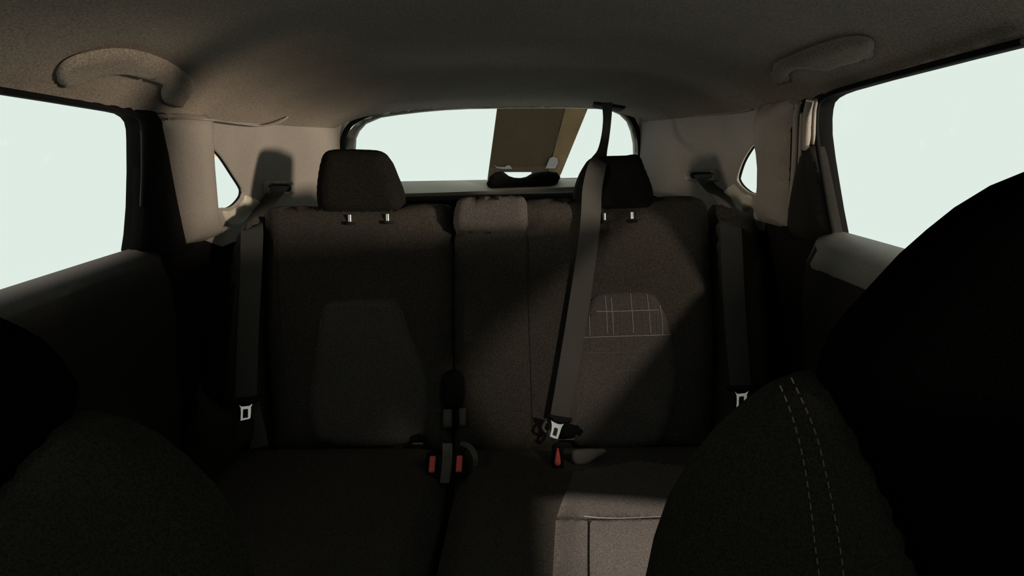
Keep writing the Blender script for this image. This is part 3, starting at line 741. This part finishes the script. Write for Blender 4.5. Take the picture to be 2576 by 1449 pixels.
# ================================================================== FRONT SEATS
def stitch(name, L, plane, h, parent, seg=.0045, gap=.0032):
    P = cr([plane.pt(*plane.px(x, y, h), h) for x, y in L], 10, False)
    V = []; F = []; acc = 0; on = True; n = np.array(plane.n)
    start = np.array(P[0])
    pos = 0.0
    pts = [np.array(p) for p in P]
    cum = [0]
    for a, b in zip(pts, pts[1:]): cum.append(cum[-1]+np.linalg.norm(b-a))
    def atlen(s): return np.array([np.interp(s, cum, [p[i] for p in pts]) for i in range(3)])
    s = 0
    while s+seg < cum[-1]:
        a, b = atlen(s), atlen(s+seg); t = (b-a)/np.linalg.norm(b-a); q = np.cross(t, n); r_ = .0005
        k = len(V)
        for p in (a, b): V += [p-q*r_, p+q*r_, p+q*r_*.4+n*r_, p-q*r_*.4+n*r_]
        F += [[k, k+1, k+5, k+4], [k+1, k+2, k+6, k+5], [k+2, k+3, k+7, k+6], [k+3, k, k+4, k+7], [k+3, k+2, k+1, k], [k+4, k+5, k+6, k+7]]
        s += seg+gap
    return mesh(name, V, F, THREADD, parent, False)

PFR = Plane((.36, .50, 1.05), (-.10, -1, .20))
fr = thing('front_seat', (.38, .45, .30), 'black front seat on the right with double stitching on its side bolster', 'car seat')
pillow('backrest', PFR, [(2052, 935), (2066, 880), (2090, 835), (2130, 780), (2200, 705), (2260, 640), (2330, 578), (2400, 522), (2490, 467), (2576, 432), (2680, 402), (2800, 395), (2950, 420), (3100, 500), (3200, 650), (3280, 900), (3340, 1300), (3380, 1800), (3380, 2300), (2420, 2300), (2360, 1800), (2290, 1500), (2210, 1270), (2130, 1100), (2070, 985)],
       FCLOTH2, fr, h=.030, r=.05, depth=.06, h0=.0, pitch=.016, bshift=(.04, -.02))
bo = pillow('bolster', PFR, [(2050, 926), (2000, 936), (1940, 960), (1880, 1000), (1800, 1072), (1730, 1160), (1680, 1250), (1645, 1350), (1624, 1449), (1606, 1600), (1600, 1800), (1600, 2300), (2600, 2300), (2500, 1800), (2420, 1500), (2300, 1270), (2200, 1100), (2120, 960)],
       FCLOTH, fr, h=.024, r=.055, depth=.05, h0=-.01, pitch=.016, bshift=(.03, -.035))
stitch('stitching', [(1962, 970), (1985, 1025), (2008, 1100), (2025, 1180), (2040, 1280), (2050, 1370), (2060, 1449), (2070, 1600)], PFR, .0146, bo)
stitch('stitching', [(1990, 950), (2028, 1030), (2055, 1100), (2075, 1180), (2098, 1290), (2112, 1370), (2122, 1449), (2135, 1600)], PFR, .0146, bo)
pillow('cushion', Plane((.38, .25, .60), (0, -.12, 1), (0, 1, 0)), [(-.24, -.26), (.24, -.26), (.25, .0), (.24, .24), (-.24, .24), (-.25, 0)], FCLOTH, fr, h=.06, r=.06, depth=.10, px=False, smooth=2)

PFL = Plane((-.36, .47, 1.05), (.10, -1, .20))
fs = thing('front_seat', (-.38, .42, .30), 'black front seat on the left, low in the corner with a rounded bolster', 'car seat')
pillow('backrest', PFL, [(202, 990), (196, 965), (180, 935), (150, 893), (110, 855), (60, 825), (0, 798), (-100, 770), (-220, 765), (-400, 790), (-560, 860), (-680, 1000), (-780, 1300), (-840, 1800), (-840, 2200), (-180, 2200), (-120, 1700), (-40, 1380), (40, 1250), (110, 1160), (160, 1080), (190, 1025)],
       FCLOTH2, fs, h=.030, r=.05, depth=.06, h0=.0, pitch=.016, bshift=(-.04, -.025))
pillow('bolster', PFL, [(150, 1040), (190, 1033), (250, 1036), (330, 1055), (400, 1090), (470, 1145), (540, 1215), (590, 1290), (620, 1370), (640, 1449), (660, 1600), (666, 1800), (666, 2200), (-400, 2200), (-300, 1700), (-160, 1380), (-40, 1200), (60, 1090)],
       FCLOTH, fs, h=.030, r=.055, depth=.05, h0=-.01, pitch=.016, bshift=(-.03, -.035))
pillow('cushion', Plane((-.38, .22, .60), (0, -.12, 1), (0, 1, 0)), [(-.24, -.26), (.24, -.26), (.25, .0), (.24, .24), (-.24, .24), (-.25, 0)], FCLOTH, fs, h=.06, r=.06, depth=.10, px=False, smooth=2)

# ================================================================== OUTSIDE
YB = 5.2
PO = yplane(YB)
bd = thing('wooden_board', (atY(1340, 440, YB)[0], YB, -1.0), 'brown board standing outside behind the rear window', 'board')
pillow('panel', PO, [(1258, 215), (1250, 275), (1240, 350), (1229, 430), (1226, 452), (1268, 452), (1268, 433), (1338, 433), (1338, 452), (1372, 452), (1380, 425), (1422, 270), (1436, 215)], BROWN, bd, h=.01, r=.005, depth=.05, pitch=.12)
pillow('edge_strip', PO, [(1437, 215), (1423, 270), (1381, 425), (1373, 452), (1404, 452), (1412, 436), (1478, 275), (1502, 215)], TAN, bd, h=.015, r=.005, depth=.05, pitch=.12)
pillow('notice', PO, [(1372, 424), (1383, 398), (1392, 394), (1403, 398), (1404, 410), (1397, 424)], PALE, bd, h=.004, r=.002, depth=.004, h0=.02, pitch=.06)
pillow('notice', PO, [(1243, 415), (1252, 420), (1270, 420), (1275, 416), (1283, 416), (1289, 425), (1265, 425), (1250, 423)], PALE, bd, h=.004, r=.002, depth=.004, h0=.015, pitch=.06)
for x in (1247, 1388):
    p = np.array(atY(x, 452, YB+.02))
    tube('leg', [(p[0], p[1], p[2]+.03), (p[0], p[1], -1.0)], .05, BROWN, bd, 8)
# amber street lamp seen through the top corner of the small left window
q = np.array(atY(549, 384, 9.0))
sl_ = thing('street_lamp', (q[0]-.42, 9.0, -2.5), 'amber street lamp head at the top corner of the small left window', 'street lamp')
tube('pole', [(q[0]-.42, 9.0, -2.5), (q[0]-.42, 9.0, q[2]+.06)], .04, BLACK, sl_, 8)
tube('arm', [(q[0]-.42, 9.0, q[2]+.06), (q[0]-.1, 9.0, q[2]+.07), (q[0]+.1, 9.0, q[2]+.05)], .025, BLACK, sl_, 8)
hull_box('lamp_head', (q[0]+.03, 9.0, q[2]), (.09, 0, 0), (0, .06, 0), (0, 0, .045), AMBER, sl_, .015)
